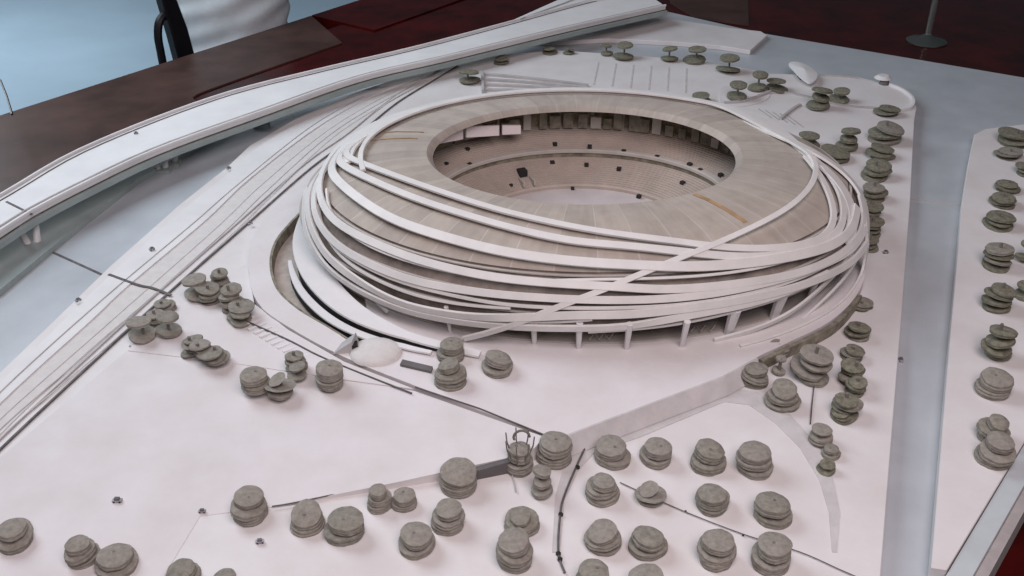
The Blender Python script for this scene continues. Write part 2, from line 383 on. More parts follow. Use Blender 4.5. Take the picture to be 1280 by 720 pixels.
# ------------------------------------------------------------------ viaduct
U = resample(catmull([at(u, v, VZ) for u, v in up], 8), .35); L = resample(catmull([at(u, v, VZ) for u, v in lo], 8), .35)
via = thing('viaduct', 'long white curved road bridge on piers along the far left edge of the model', 'bridge', (at(200, 200, ZB)))
bm = bmesh.new(); prism(bm, U+L[::-1], VZ-.06); link('deck', bm, 'white', via)
bm = bmesh.new(); strip(bm, [p+Vector((0, 0, .02)) for p in L], .035, .045); link('parapet', bm, 'white', via)
bm = bmesh.new(); strip(bm, [p+Vector((0, 0, .02)) for p in U], .03, .04); link('parapet', bm, 'white', via)
def off(P, d, dz):
    out = []
    for i, p in enumerate(P):
        t = (P[min(i+1, len(P)-1)]-P[max(i-1, 0)]); t.z = 0; t.normalize(); out.append(p+Vector((t.y, -t.x, 0))*d+Vector((0, 0, dz)))
    return out
bm = bmesh.new(); strip(bm, off(L, .035, -.115), .05, .09); link('girder', bm, 'bank', via)
bm = bmesh.new(); strip(bm, off(L, -.25, -.13), .30, .13); link('girder', bm, 'drum', via)
bm = bmesh.new(); tube(bm, off(L, -.10, .012), .012, 5); link('road_line', bm, 'wall', via)
bm = bmesh.new(); tube(bm, off(U, .09, .006), .008, 5); link('road_line', bm, 'line', via)
bm = bmesh.new(); strip(bm, [at(8, 252, VZ+.004), at(40, 268, VZ+.004)], .03, .01); link('expansion_joint', bm, 'line', via)
for (u, v) in ((42, 312), (203, 216), (327, 160), (450, 108), (215, 208)):
    p = at(u, v, ZB) if v > 130 else at(u, v, 0)
    bm = bmesh.new()
    for dx, dy in ((-.06, 0), (.06, .05)): tube(bm, [Vector((p.x+dx*.6, p.y+dy, p.z-.0)), Vector((p.x+dx*2-.1, p.y+dy+.15, VZ-.12))], .045, 8)
    strip(bm, [Vector((p.x-.10, p.y-.04, VZ-.13)), Vector((p.x+.12, p.y+.22, VZ-.13))], .12, .05); pier = link('pier', bm, 'white', via)
    bm = bmesh.new(); box(bm, (p.x, p.y+.02, p.z+.03), (.24, .16, .06)); link('footing', bm, 'bank', pier)
ramp = thing('slip_road', 'white wedge shaped slip road joining the far end of the bridge', 'slip road', at(700, 10, VZ))
bm = bmesh.new(); prism(bm, [at(630, 30, VZ+.02), at(668, 13, VZ+.02), at(704, -3, VZ+.02), at(850, -20, VZ+.02), at(720, 5.5, VZ+.02)], VZ-.05); link('deck', bm, 'white', ramp)
bm = bmesh.new(); tube(bm, [at(650, 24, VZ+.03), at(705, 4, VZ+.03), at(740, -10, VZ+.03)], .015, 5); link('road_line', bm, 'wall', ramp)

# ------------------------------------------------------------------ stadium
CX, CY, A_, B_ = .86, 11.1, 3.45, 2.7
PROF = [(.536, 1.165), (.545, 1.192), (.62, 1.19), (.70, 1.165), (.78, 1.12), (.85, 1.04), (.91, .93), (.955, .80), (.985, .66), (1.0, .52), (.992, .42)]
def zs(s):
    if s <= PROF[1][0]: return 1.196
    for (a, za), (b, zb) in zip(PROF, PROF[1:-1]):
        if s <= b: return za+(zb-za)*(s-a)/(b-a)
    return -9
def rho(p): return math.hypot((p.x-CX)/A_, (p.y-CY)/B_)
def pw(phi, s, z):
    f = math.radians(phi); return Vector((CX+A_*s*math.cos(f), CY+B_*s*math.sin(f), z))
def rad(p):
    g = Vector(((p.x-CX)/A_**2, (p.y-CY)/B_**2, 0)); return g.normalized()
def hit(u, v):
    d = ray(u, v); o = Vector((0, 0, H)); best = None; bd = 9
    t = 7.0
    while t < 17:
        p = o+d*t; s = rho(p)
        if p.z < .1: break
        if s <= 1.0 and p.z <= zs(s): return p
        e = max(0, s-1.0)*B_ + max(0, p.z-zs(min(s, .999)))
        if e < bd: bd = e; best = p
        t += .01
    # silhouette: pull the nearest point of the ray to the shell
    return best
def normal(p):
    s = rho(p); r = rad(p)
    best = None; bd = 9
    for (a, za), (b, zb) in zip(PROF, PROF[1:]):
        ax, bx, px_ = a*B_, b*B_, s*B_
        dx, dz = bx-ax, zb-za; L2 = dx*dx+dz*dz
        f = max(0, min(1, ((px_-ax)*dx+(p.z-za)*dz)/L2))
        q = math.hypot(px_-ax-dx*f, p.z-za-dz*f)
        if q < bd: bd = q; best = (dx, dz)
    dx, dz = best; n = r*(-dz)+Vector((0, 0, dx))
    return n.normalized()
stad = thing('stadium', 'oval model stadium wrapped in looping white bands with an open brown roof', 'stadium', (CX, CY, PZ))
def revolve(name, prof, m, n=128, parent=stad, phi0=0, phi1=360, smooth=True, closed=False):
    bm = bmesh.new(); full = abs(phi1-phi0-360) < .01
    rings = []
    for i in range(n if full else n+1):
        f = phi0+(phi1-phi0)*i/n
        rings.append([bm.verts.new(pw(f, s, z)) for s, z in prof])
    N = len(rings)
    for i in range(N if full else N-1):
        A, B = rings[i], rings[(i+1) % N]
        for k in range(len(prof)-(0 if closed else 1)):
            k2 = (k+1) % len(prof); bm.faces.new((A[k], A[k2], B[k2], B[k]))
    return link(name, bm, m, parent, smooth, origin=(CX, CY, 0))
# roof shell with thickness
th = [(s-.012, z-.045) for s, z in PROF]
K = 6
o = revolve('roof', PROF[:K+1]+th[:K+1][::-1], 'roof', 160, closed=True, smooth=False)
lowp = [(s-.012, z-.012) for s, z in PROF[K:]]; lowt = [(s-.03, z-.03) for s, z in PROF[K:]]
revolve('facade', lowp+lowt[::-1], 'facade', 160, closed=True, smooth=False)  # facade coloured darker than the roof to deepen shadow between bands
# thin floor edges that show between the bands
for s_, z_ in ((.925, .90), (.975, .72), (1.0, .56)):
    bm = bmesh.new(); strip(bm, [pw(i*3, s_-.006, z_) for i in range(121)], .03, .018); link('floor_edge', bm, 'rim', stad)
# stands
def steps(s0, z0, s1, z1, n):
    out = []
    for i in range(n):
        out.append((s0+(s1-s0)*i/n, z0+(z1-z0)*(i+1)/n)); out.append((s0+(s1-s0)*(i+1)/n, z0+(z1-z0)*(i+1)/n))
    return out
revolve('pitch', [(.001, .205), (.365, .205)], 'pitch', 96)
revolve('lower_stand', [(.365, .20), (.365, .245)]+steps(.37, .245, .53, .47, 14), 'stand', 128, smooth=False)
revolve('stand_rim', [(.530, .535), (.522, .535), (.522, .572), (.527, .580), (.548, .580), (.55, .56)], 'rim', 128, smooth=False)
revolve('painted_rim_shadow', [(.532, .46), (.529, .54)], 'drum', 128)  # dark ring standing in for the shadow below the rim
revolve('upper_stand', [(.55, .555)]+steps(.55, .555, .715, .73, 14), 'stand', 128, smooth=False)
revolve('back_wall', [(.716, .72), (.725, .73), (.735, 1.11)], 'panel', 128)
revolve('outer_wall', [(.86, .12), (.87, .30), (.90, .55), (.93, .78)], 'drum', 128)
def BZ(s):
    if s < .365: return .205
    if s < .53: return .245+(s-.37)/.16*.225
    if s < .55: return .575
    if s < .716: return .555+(s-.55)/.165*.175
    return .73+(s-.716)*16
def bowl_hit(u, v):
    d = ray(u, v); o = Vector((0, 0, H)); t = (H-1.15)/-d.z
    while t < 18:
        p = o+d*t
        if p.z <= BZ(rho(p)): return p
        t += .006
    return p
for u, v, w in [(586, 187, .05), (589, 206, .05), (541, 196, .05), (694, 181, .055), (737, 184, .055), (691, 204, .055), (733, 207, .055), (655, 217, .11), (779, 190, .055), (820, 197, .055), (860, 206, .055), (873, 213, .05), (898, 219, .055), (773, 212, .055), (851, 229, .055), (887, 238, .05), (797, 246, .05), (716, 236, .04), (640, 232, .04), (560, 205, .045)]:
    p = bowl_hit(u, v+w*55)
    bm = bmesh.new(); r = rad(p); an = math.atan2(r.y, r.x)
    box(bm, (p.x+r.x*w*.62, p.y+r.y*w*.62, p.z+w*.40), (w*1.0, w*1.05, w*1.05), Matrix.Rotation(an, 4, 'Z'))
    ent = link('entrance', bm, 'dark', stad)
    if w > .1:
        bm = bmesh.new()
        for sg in (-1, 1):
            c = p-r*w*.9+Vector((-r.y, r.x, 0))*sg*w*.7; box(bm, (c.x, c.y, c.z), (w*1.6, .02, w*.6), Matrix.Rotation(an, 4, 'Z'))
        link('side_wall', bm, 'rim', ent)
# columns under the back of the roof, and dim wall panels between them
for k, f in enumerate([12, 27, 40, 52, 63, 74, 84, 95, 105, 116, 128, 141, 155, 170]):
    bm = bmesh.new(); tube(bm, [pw(f, .69, .70), pw(f, .70, 1.13)], .022, 6); link('roof_column', bm, 'rim', stad)
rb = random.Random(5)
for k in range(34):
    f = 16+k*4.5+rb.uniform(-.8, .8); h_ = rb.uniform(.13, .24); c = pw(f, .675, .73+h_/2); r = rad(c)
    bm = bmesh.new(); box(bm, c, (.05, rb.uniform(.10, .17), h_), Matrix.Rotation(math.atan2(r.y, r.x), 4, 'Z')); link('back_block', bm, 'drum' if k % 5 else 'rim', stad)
# hanging white screens (far left of the opening)
for (u0, u1, v0, v1, v2, v3) in ((543, 579, 165.5, 181, 160, 174), (583, 624, 158.5, 172, 157, 169.5), (628, 651, 157, 168.5, 157, 167.5)):
    def spt(u, v):
        d = ray(u, v); t = 8
        while t < 18:
            p = Vector((0, 0, H))+d*t; f = math.degrees(math.atan2((p.y-CY)/B_, (p.x-CX)/A_))
            if rho(p) > .565 and p.y > CY-.2 : return p
            t += .01
    a, b, c, dd_ = spt(u0, v0), spt(u0, v1), spt(u1, v3), spt(u1, v2)
    bm = bmesh.new(); r = rad((a+c)/2)
    fr_ = [bm.verts.new(p) for p in (a, b, c, dd_)]; bk = [bm.verts.new(p+r*.03) for p in (a, b, c, dd_)]
    bm.faces.new(fr_); bm.faces.new(bk[::-1])
    for i in range(4): bm.faces.new((fr_[i], bk[i], bk[(i+1) % 4], fr_[(i+1) % 4]))
    link('screen', bm, 'screen', stad)
# inner lip of the roof
# ochre strips on the roof
def roof_strip(f, s0, s1, w, m='tape'):
    P = []
    for i in range(12):
        s = s0+(s1-s0)*i/11; P.append(pw(f, s, zs(s)+.006))
    bm = bmesh.new(); strip(bm, P, w, .008, [normal(p) for p in P]); return link('roof_strip', bm, m, stad)
roof_strip(-54, .56, .79, .055); roof_strip(168, .60, .80, .03); roof_strip(161, .60, .80, .02)

# --- bands.  p = traced onto the shell, w = round the far side
def band(spec, w, h=.03, lift=.045, name='band', m='band', it=4):
    P = []
    for it_ in spec:
        if it_[0] == 'w': P.append(pw(it_[1], it_[2], it_[3]))
        else:
            p = hit(it_[0], it_[1]); P.append(p+normal(p)*lift)
    P = smooth_path(resample(catmull(P, 10), .06), it*4)
    P = resample(P, .09); P = smooth_path(P, 3)
    N = [normal(p) for p in P]
    for _ in range(6): N = [N[0]]+[(N[i-1]+N[i]*2+N[i+1]).normalized() for i in range(1, len(N)-1)]+[N[-1]]
    W_ = []
    for i, p in enumerate(P):
        k = max(0, min(1, (p.y-CY-.1)/1.2)); k = k*k*(3-2*k)
        N[i] = (N[i]+Vector((0, 0, 1.6*k))).normalized(); W_.append(w*(1+.75*k))
    bm = bmesh.new(); strip(bm, P, W_, h, N); return link(name, bm, m, stad, True)
def wz(f, s, dz=.05): return ('w', f, s, zs(s)+dz)
# far ring, two bands lying side by side
band([wz(f, .775, .06) for f in range(196, 34, -9)]+[(1006, 196), (1015, 207), (1016, 224), (1007, 242), (987, 262), (954, 282), (897, 307), (857, 323), (800, 344), (752, 363), (720, 374), (681, 388), (650, 397), (620, 408), (583, 417)], .062, lift=.075)
band([wz(f, .862, .05) for f in range(178, 44, -9)]+[(987, 181), (1021, 197), (1056, 222), (1073, 245), (1078, 269), (1079, 300), (1076, 330), (1066, 352), (1046, 379), (1007, 404), (960, 423), (918, 434)], .15, lift=.05)
band([wz(f, .825, .04) for f in range(186, 30, -9)]+[(1030, 218), (1050, 240), (1060, 262), (1062, 285), (1050, 303)], .16, lift=.06)
# 1, 2, 3 sweeping over the roof
band([wz(150, .79), wz(165, .80), (431, 196), (450, 208), (521, 235), (577, 254), (633, 271), (720, 290), (784, 299), (848, 307), (912, 314), (975, 312), (1020, 303), (1038, 285), (1038, 262), (1030, 240), (1018, 218), (1004, 200)], .08, lift=.06)
band([wz(155, .83), wz(170, .84), (424, 203), (450, 222), (521, 254), (605, 281), (661, 295), (720, 307), (784, 312), (848, 318), (928, 324), (991, 318), (1034, 302), (1050, 280), (1050, 258), (1042, 236), (1024, 212)], .09, lift=.06)
band([wz(150, .86), wz(165, .87), (418, 214), (428, 232), (450, 253), (492, 278), (549, 298), (620, 317), (681, 327), (740, 333), (784, 335), (848, 336), (912, 333), (975, 325), (1034, 308), (1060, 285), (1064, 262)], .105, lift=.075)
# facade bands
band([wz(150, .90), wz(165, .91), (407, 222), (405, 246), (418, 274), (450, 296), (513, 323), (574, 340), (635, 351), (720, 358), (768, 360), (816, 362), (880, 359), (944, 351), (992, 342), (1040, 322), (1065, 300), (1074, 276), (1068, 250)], .085, lift=.075)
band([wz(155, .92), (404, 226), (397, 250), (402, 276), (424, 305), (467, 331), (513, 349), (558, 359), (635, 369), (720, 374), (784, 375), (848, 372), (912, 363), (976, 348), (1024, 331), (1060, 310), (1075, 285)], .08, lift=.07)
band([wz(158, .94), (396, 232), (390, 256), (395, 286), (412, 316), (440, 341), (497, 371), (543, 383), (604, 391), (665, 394), (720, 391), (784, 391), (848, 384), (912, 375), (976, 361), (1024, 345), (1062, 324), (1077, 302)], .085, lift=.07)
band([(388, 240), (385, 262), (388, 290), (404, 320), (430, 345), (470, 368), (513, 385), (574, 397), (620, 402), (680, 405), (740, 405), (784, 403), (848, 394), (902, 384), (944, 375), (992, 358), (1030, 340)], .08, lift=.06)
band([(392, 262), (396, 292), (418, 326), (452, 354), (505, 379), (560, 391), (620, 397), (680, 400), (740, 398)], .03, .04, lift=.03)
band([(400, 258), (404, 284), (430, 322), (462, 343), (513, 366), (580, 380), (640, 384)], .03, .04, lift=.03)
band([(891, 424), (944, 410), (992, 387), (1027, 356), (1055, 328), (1072, 300)], .06, lift=.02)
band([(987, 408), (1007, 394), (1040, 362), (1066, 332), (1077, 305)], .05, lift=.02)
band([(452, 352), (470, 376), (486, 388)], .05, lift=.02, name='brace')
band([(412, 240), (414, 262), (436, 292), (480, 317), (540, 336), (600, 347), (660, 353), (720, 351), (800, 350), (880, 346), (950, 336), (1010, 318), (1050, 296)], .03, .03, lift=.05)
band([(398, 236), (396, 262), (410, 296), (446, 326), (500, 350), (560, 366), (630, 379), (700, 383), (780, 383), (860, 378), (930, 366), (1000, 345), (1050, 318)], .035, .03, lift=.05)
band([(735, 412), (800, 408), (860, 400), (920, 386), (975, 370), (1020, 350)], .03, .03, lift=.03)
# broad ramp sweeping round the lower left, its shadow below built as dark strips
RP = [(384, 262, .30), (380, 300, .30), (391, 335, .30), (414, 366, .28), (446, 392, .26), (490, 413, .24), (540, 429, .21), (600, 443, .17)]
P = resample(catmull([at(u, v, z) for u, v, z in RP], 8), .08); n = len(P)
W = [.10+.22*math.sin(math.pi*min(1, i/n*1.25))**.8 if i/n < .8 else .10+.22*math.sin(math.pi*min(1, .8*1.25))**.8+.10*(1-i/n) for i in range(n)]
bm = bmesh.new(); strip(bm, P, W, .03, None); link('ramp', bm, 'white', stad)
def offv(P, D, z):
    out = []
    for i, p in enumerate(P):
        t = (P[min(i+1, len(P)-1)]-P[max(i-1, 0)]); t.z = 0; t.normalize(); q = p+Vector((t.y, -t.x, 0))*D[i]; out.append(Vector((q.x, q.y, z if not callable(z) else z(i))))
    return out
sd = 1 if offv(P, [1]*n, 0)[n//2].y < P[n//2].y else -1
k1 = int(n*.96)
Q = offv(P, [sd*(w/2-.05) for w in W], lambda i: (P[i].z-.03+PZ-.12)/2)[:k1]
bm = bmesh.new(); strip(bm, Q, .05, .16); link('ramp_shade', bm, 'dark', stad)  # dark strip for the shadow under the ramp edge
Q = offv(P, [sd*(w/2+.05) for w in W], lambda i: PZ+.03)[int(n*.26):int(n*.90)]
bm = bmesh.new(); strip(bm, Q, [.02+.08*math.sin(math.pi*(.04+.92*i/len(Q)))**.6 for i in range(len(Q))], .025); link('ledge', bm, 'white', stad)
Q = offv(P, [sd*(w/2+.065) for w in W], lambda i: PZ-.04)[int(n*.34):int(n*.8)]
bm = bmesh.new(); strip(bm, Q, .04, .10); link('ledge_shade', bm, 'dark', stad)  # dark strip in place of the shadow below the ledge
# front columns
for u, v, w, du in ((563, 412, .035, 0), (668, 426, .05, 0), (723, 432, .05, 0), (783, 433, .05, 0), (852, 430, .05, 0), (910, 414, .09, 2), (966, 396, .09, 2), (1010, 372, .05, 2)):
    p = at(u, v+3, PZ); r = rad(p)
    q = p+r*.08; q.z = .50
    bm = bmesh.new(); tube(bm, [p, p.lerp(q, .5), q], w*.52, 8, w*.72); link('column', bm, 'white', stad)
# zigzag railing pieces between the columns
for (u, v) in ((753, 420), (880, 410)):
    bm = bmesh.new(); P = [at(u-16+k*6, v+(-4 if k % 2 else 4), .22) for k in range(6)]; tube(bm, P, .008, 4); link('railing', bm, 'rim', stad)
# thin floor ring at the foot
revolve('podium_ring', [(.90, PZ-.01), (.955, PZ-.01), (.955, PZ+.022), (.90, PZ+.022)], 'rim', 128, closed=True, smooth=False)

# ------------------------------------------------------------------ trees
def disc_mesh(r, z0, th, tilt, ta, seed, dx=0, dy=0, n=26, dome=.0, ecc=1.0):
    rnd = random.Random(seed); bm = bmesh.new()
    ph = [rnd.uniform(0, 6.28) for _ in range(4)]
    def rr(a): return 1+.03*math.sin(2*a+ph[0])+.022*math.sin(3*a+ph[1])+.015*math.sin(7*a+ph[2])
    outl = [rr(i*2*math.pi/n) for i in range(n)]
    L_ = max(2, min(4, int(th/r*6)))
    prof = []
    for q in range(L_):
        f0 = rnd.uniform(.95, 1.03)
        prof += [(f0*.95, (q+.02)/L_), (f0, (q+.18)/L_), (f0*1.005, (q+.80)/L_), (f0*.95, (q+.97)/L_)]
    prof[-1] = (prof[-1][0]*.985, 1.0)
    prof += [(.74, 1.0+dome*.35), (.70, 1.0+dome*.62), (.36, 1.0+dome*.85)]
    rings = []
    for k, (f, h) in enumerate(prof):
        j_ = [rnd.uniform(-.018, .018) for _ in range(n)]
        rings.append([bm.verts.new((r*(f+j_[i])*outl[i]*math.cos(i*2*math.pi/n)*ecc, r*(f+j_[i])*outl[i]*math.sin(i*2*math.pi/n), th*h+rnd.uniform(-.015, .015)*th)) for i in range(n)])
    for A, B in zip(rings, rings[1:]):
        for i in range(n): bm.faces.new((A[i], A[(i+1) % n], B[(i+1) % n], B[i]))
    c = bm.verts.new((0, 0, th*(1+dome)))
    for i in range(n): bm.faces.new((rings[-1][i], rings[-1][(i+1) % n], c))
    bm.faces.new(rings[0][::-1])
    bmesh.ops.translate(bm, verts=bm.verts, vec=(0, 0, -th/2))
    bmesh.ops.transform(bm, matrix=Matrix.Translation((dx, dy, z0+th/2)) @ Matrix.Rotation(tilt, 4, Vector((math.cos(ta), math.sin(ta), 0))), verts=bm.verts)
    return bm
TG = 'grey disc trees of the model'
def tree(u, vt, vb, w, label, style='puck', z=0.0, seed=None, nd=None):
    """(u, vt..vb, w) is the extent of the tree in the photo; it stands on the ground at height z."""
    seed = seed or int(u*7+vb*13); rnd = random.Random(seed)
    p = at(u, vb, z); t = depth(p); R = w/2*t/F
    dep = math.atan2(H-z, p.y); k = math.sin(dep)
    p = at(u, vb-w/2*k*.92, z); t = depth(p); R = w/2*t/F
    if abs(z-.10) < 1e-6:
        for _ in range(3):
            q = TERR.ray_cast(Vector((p.x, p.y, 2)), Vector((0, 0, -1)))
            if q[0] is not None: z = max(0, q[0].z); p = at(u, vb-w/2*k*.92, z)
    hp = (vb-w/2*k*.92)-vt-.75*w/2*k
    h = max(R*.55, hp*t/F/math.cos(dep))
    root = thing('tree', label, 'tree', p, TG)
    m = 'treeg' if rnd.random() < .35 else 'tree'
    if style in ('flat', 'layer') and (vb < 215 or u > 1030): m = 'olive'
    bm = bmesh.new(); lean = Vector((rnd.uniform(-.03, .03), rnd.uniform(-.03, .03), 0))
    tube(bm, [p-Vector((0, 0, .012)), p+lean*.5+Vector((0, 0, h*.5)), p+lean+Vector((0, 0, h*(1.15 if style == 'bare' else 1.03)))], .014 if style == 'puck' else .017, 6); link('trunk', bm, 'stem', root, True)
    if style == 'bare':
        for i, (a, th_, sc_, ti) in enumerate(((.0, .30, .82, .05), (.62, .045, 1.0, .16), (1.12, .045, .60, .40))):
            bm = disc_mesh(R*sc_, a*h, th_*h, ti, 1.2+i*2, seed+i*17, (.0, .05, -.1)[i]*R, 0, dome=.1)
            bmesh.ops.translate(bm, verts=bm.verts, vec=p); link('leaf_disc', bm, m, root, True)
    elif style == 'layer':
        nd = 4 if h > R*1.5 else 3
        for i in range(nd):
            sc_ = rnd.uniform(.78, 1.0); a = .04+.9*i/nd
            bm = disc_mesh(R*sc_, a*h, h*.40/nd, rnd.uniform(.02, .20), rnd.uniform(0, 6.28), seed+i*17, rnd.uniform(-.2, .2)*R, rnd.uniform(-.16, .16)*R, dome=.2)
            bmesh.ops.translate(bm, verts=bm.verts, vec=p); link('leaf_disc', bm, m if rnd.random() < .7 else 'treeg', root, True)
    elif style == 'puck':
        nd = nd or (3 if rnd.random() < .42 else 2)
        if nd == 2: lv = [(.02, .40, 1.0), (.52, .42, rnd.uniform(.80, .97))]
        else: lv = [(.01, .30, rnd.uniform(.9, 1)), (.36, .27, rnd.uniform(.88, 1.0)), (.70, .30, rnd.uniform(.62, .85))]
        if nd == 1: lv = [(.1, .8, 1)]
        for i, (a, th, s) in enumerate(lv):
            ti = rnd.uniform(0, .10)+(.20*rnd.random()**2 if i else 0)
            bm = disc_mesh(R*s, a*h, th*h, ti, rnd.uniform(0, 6.28), seed+i*17, rnd.uniform(-.10, .10)*R, rnd.uniform(-.10, .10)*R, dome=.16 if i == len(lv)-1 else .03, ecc=rnd.uniform(.93, 1.04))
            bmesh.ops.translate(bm, verts=bm.verts, vec=p); link('leaf_disc', bm, m, root, True)
    else:
        nd = nd or 2
        for i in range(nd):
            s = 1.0 if i == 0 else rnd.uniform(.75, .95)
            a = .12+.75*i/max(1, nd-1) if nd > 1 else .75
            bm = disc_mesh(R*s, a*h, min(.045, h*.15), rnd.uniform(.05, .22), rnd.uniform(0, 6.28), seed+i*17, rnd.uniform(-.12, .12)*R, rnd.uniform(-.1, .1)*R, dome=.15)
            bmesh.ops.translate(bm, verts=bm.verts, vec=p); link('leaf_disc', bm, m, root, True)
    return root
T = tree
# front left, on the white board
T(22, 648, 697, 50, 'domed grey disc tree standing alone at the far left of the front board', nd=3)
T(103, 667, 714, 42, 'tilted grey disc tree touching a wider tree at the lower left')
T(145, 677, 724, 54, 'wide grey disc tree touching a tilted one at the lower left', nd=2)
T(229, 700, 745, 46, 'grey disc tree cut by the bottom edge, next right of the touching pair')
T(285, 713, 757, 36, 'grey disc tree of which only the top shows at the bottom edge')
T(313, 608, 658, 50, 'tall domed grey disc tree at the left end of the sloping plaza front', nd=3)
T(384, 629, 672, 44, 'even grey disc tree, second in the row along the sloping plaza front', nd=2)
T(433, 634, 682, 48, 'squat grey disc tree, third in the row along the sloping plaza front', nd=2)
T(474, 604, 643, 30, 'small narrow grey tree, left one of the little pair at the plaza front')
T(505, 609, 642, 32, 'small grey tree, right one of the little pair at the plaza front', nd=2)
T(522, 652, 698, 46, 'tilted grey disc tree standing lowest between plaza front and path', nd=2)
T(561, 624, 671, 44, 'grey disc tree with slanting discs below the tree at the underpass', nd=3)
T(572, 574, 622, 46, 'grey disc tree just left of the dark underpass mouth', nd=2)
T(652, 633, 674, 44, 'grey disc tree behind another, left of the curved wire', nd=3)
T(642, 662, 717, 50, 'large grey disc tree in front of another, left of the curved wire', nd=3)
T(677, 583, 626, 27, 'slim small grey tree of two separate discs beside the path', 'flat', nd=3)
T(693, 539, 587, 46, 'broad grey tree at the sharp corner of the plazas', nd=2)
# twig tree with a wire loop
tw = T(649, 550, 597, 36, 'grey twig tree with a bent wire loop on top at the plaza corner', nd=2)
bm = bmesh.new(); p = at(649, 590, 0)
for k in range(7):
    a = k*.9; tube(bm, [p+Vector((math.cos(a)*.05, math.sin(a)*.05, .1)), p+Vector((math.cos(a)*.12, math.sin(a)*.12, .30)), p+Vector((math.cos(a)*.13, math.sin(a)*.13, .40))], .008, 4)
tube(bm, [p+Vector((.02+.07*math.cos(q), 0, .40+.07*math.sin(q))) for q in [i*.45 for i in range(9)]], .012, 5)
link('twigs', bm, 'stem', tw)
# park grid
rows = [('back', [(765, 546, 588, 43, 'plain even'), (820, 545, 588, 43, 'neat round'), (886, 549, 594, 43, 'knobbly'), (941, 551, 599, 46, 'mushroom shaped')]),
        ('second', [(751, 588, 635, 46, 'drum shaped'), None, (888, 603, 648, 46, 'lopsided'), (964, 615, 661, 48, 'dark domed')]),
        ('third', [(751, 650, 695, 48, 'heavily layered'), (810, 657, 702, 48, 'small topped'), (894, 663, 718, 52, 'broad'), (963, 664, 721, 52, 'tall capped')])]
ordn = ['first', 'second', 'third', 'fourth']
for rn, tr in rows:
    for i, t_ in enumerate(tr):
        if t_: T(*t_[:4], f'{t_[4]} disc tree, {ordn[i]} from the curved wire in the park {rn} row')
T(812, 603, 637, 40, 'flat open grey tree of thin tilted discs on a bare stem in the park', 'bare')
T(741, 700, 746, 42, 'grey disc tree cut by the bottom edge beside the curved wire')
T(808, 708, 754, 46, 'grey disc tree cut by the bottom edge under the small topped one')
# stadium plaza
T(564, 421, 456, 34, 'rear grey disc tree of the overlapping pair in front of the ramp', z=PZ)
T(563, 446, 490, 40, 'front grey disc tree of the overlapping pair in front of the ramp', z=PZ, nd=3)
T(622, 436, 474, 40, 'single grey disc tree on the white plaza below the stadium columns', z=PZ, nd=2)
# left clusters
T(371, 434, 470, 27, 'slim grey tree leaning at the dark kerb by the steps', 'layer', z=.10)
T(413, 450, 491, 35, 'grey disc tree nearest the end of the dark kerb', z=.10, nd=2)
T(319, 458, 495, 36, 'grey disc tree left of the bare stemmed one below the steps', z=.10)
T(351, 468, 502, 38, 'low grey tree with a bare stem sticking up below the steps', 'bare', z=.10, nd=2)
T(248, 343, 379, 34, 'flat topped grey tree at the left top of the upper left cluster', 'flat', z=.10)
T(276, 331, 364, 24, 'small pointed grey tree rearmost in the upper left cluster', 'layer', z=.10)
T(290, 350, 394, 32, 'layered grey tree in the middle of the upper left cluster', 'layer', z=.10, nd=3)
T(301, 370, 406, 34, 'wide grey tree at the front of the upper left cluster', 'layer', z=.10, nd=3)
T(206, 370, 394, 27, 'low grey tree growing against the dark shadow line, rearmost of its clump', 'layer', z=.10)
T(180, 394, 432, 34, 'spreading grey tree nearest the dark shadow line in the lower left clump', 'flat', z=.10)
T(213, 388, 426, 32, 'loose grey tree in the middle of the lower left clump', 'flat', z=.10)
T(242, 415, 448, 28, 'small grey tree between the clump and the grey kerb line', 'layer', z=.10)
T(268, 428, 461, 38, 'broad leaning grey tree at the near end of the lower left clump', 'layer', z=.10, nd=3)
T(263, 350, 384, 30, 'flat grey tree squeezed into the middle of the upper left cluster', 'layer', z=.10)
T(303, 386, 411, 26, 'small grey tree just above the white steps', 'flat', z=.10)
T(254, 422, 452, 27, 'grey tree wedged behind the broad leaning one in the lower left clump', 'layer', z=.10)
T(196, 384, 410, 26, 'small grey tree between the dark shadow line and the loose one', 'layer', z=.10)
T(372, 452, 478, 24, 'low grey tree half hidden behind the bare stemmed one', 'flat', z=.10)
# right of the plaza wall
T(972, 424, 446, 28, 'grey tree tucked against the stadium ramp at the wall end', z=.05, nd=1)
T(973, 444, 472, 17, 'tiny grey twig tree between the wall end trees', 'flat')
T(942, 452, 489, 38, 'hollow grey disc tree beside the upper end of the slanting wall', nd=3)
T(976, 475, 517, 42, 'grey disc tree in front of the tiny twig tree by the path', nd=3)
T(1012, 427, 485, 44, 'tall leaning grey tree where the short wire begins', 'layer', nd=3)
T(1024, 530, 562, 30, 'loose grey tree at the rear of the little path side clump', 'flat', nd=3)
T(1037, 554, 577, 24, 'dark small grey tree in the middle of the little path side clump', nd=2)
T(1033, 574, 596, 24, 'pale twiggy grey tree at the front of the little path side clump', 'flat')
names_r = ['canal corner', 'second', 'third', 'fourth', 'fifth', 'sixth', 'seventh', 'eighth', 'ninth', 'tenth', 'eleventh', 'twelfth', 'nearest']
for i, (u, a, b, w) in enumerate([(1108, 128, 148, 27), (1105, 146, 184, 36), (1099, 176, 203, 32), (1093, 196, 230, 34), (1090, 224, 255, 27), (1087, 248, 276, 27), (1086, 268, 300, 24), (1084, 290, 316, 22), (1075, 371, 391, 25), (1069, 396, 430, 29), (1066, 426, 456, 27), (1064, 446, 486, 28), (1055, 485, 529, 31)]):
    w *= 1.14
    T(u, a, b, w, f'green grey tree between stadium and canal, {names_r[i]} of its row from the far end' if 0 < i < 12 else ('green grey tree at the far canal corner, first of the row past the stadium' if i == 0 else 'tall green grey tree at the near end of the row between stadium and canal'), 'layer')
T(1070, 468, 500, 27, 'green grey tree squeezed into the near canal row before its tall end tree', 'layer')
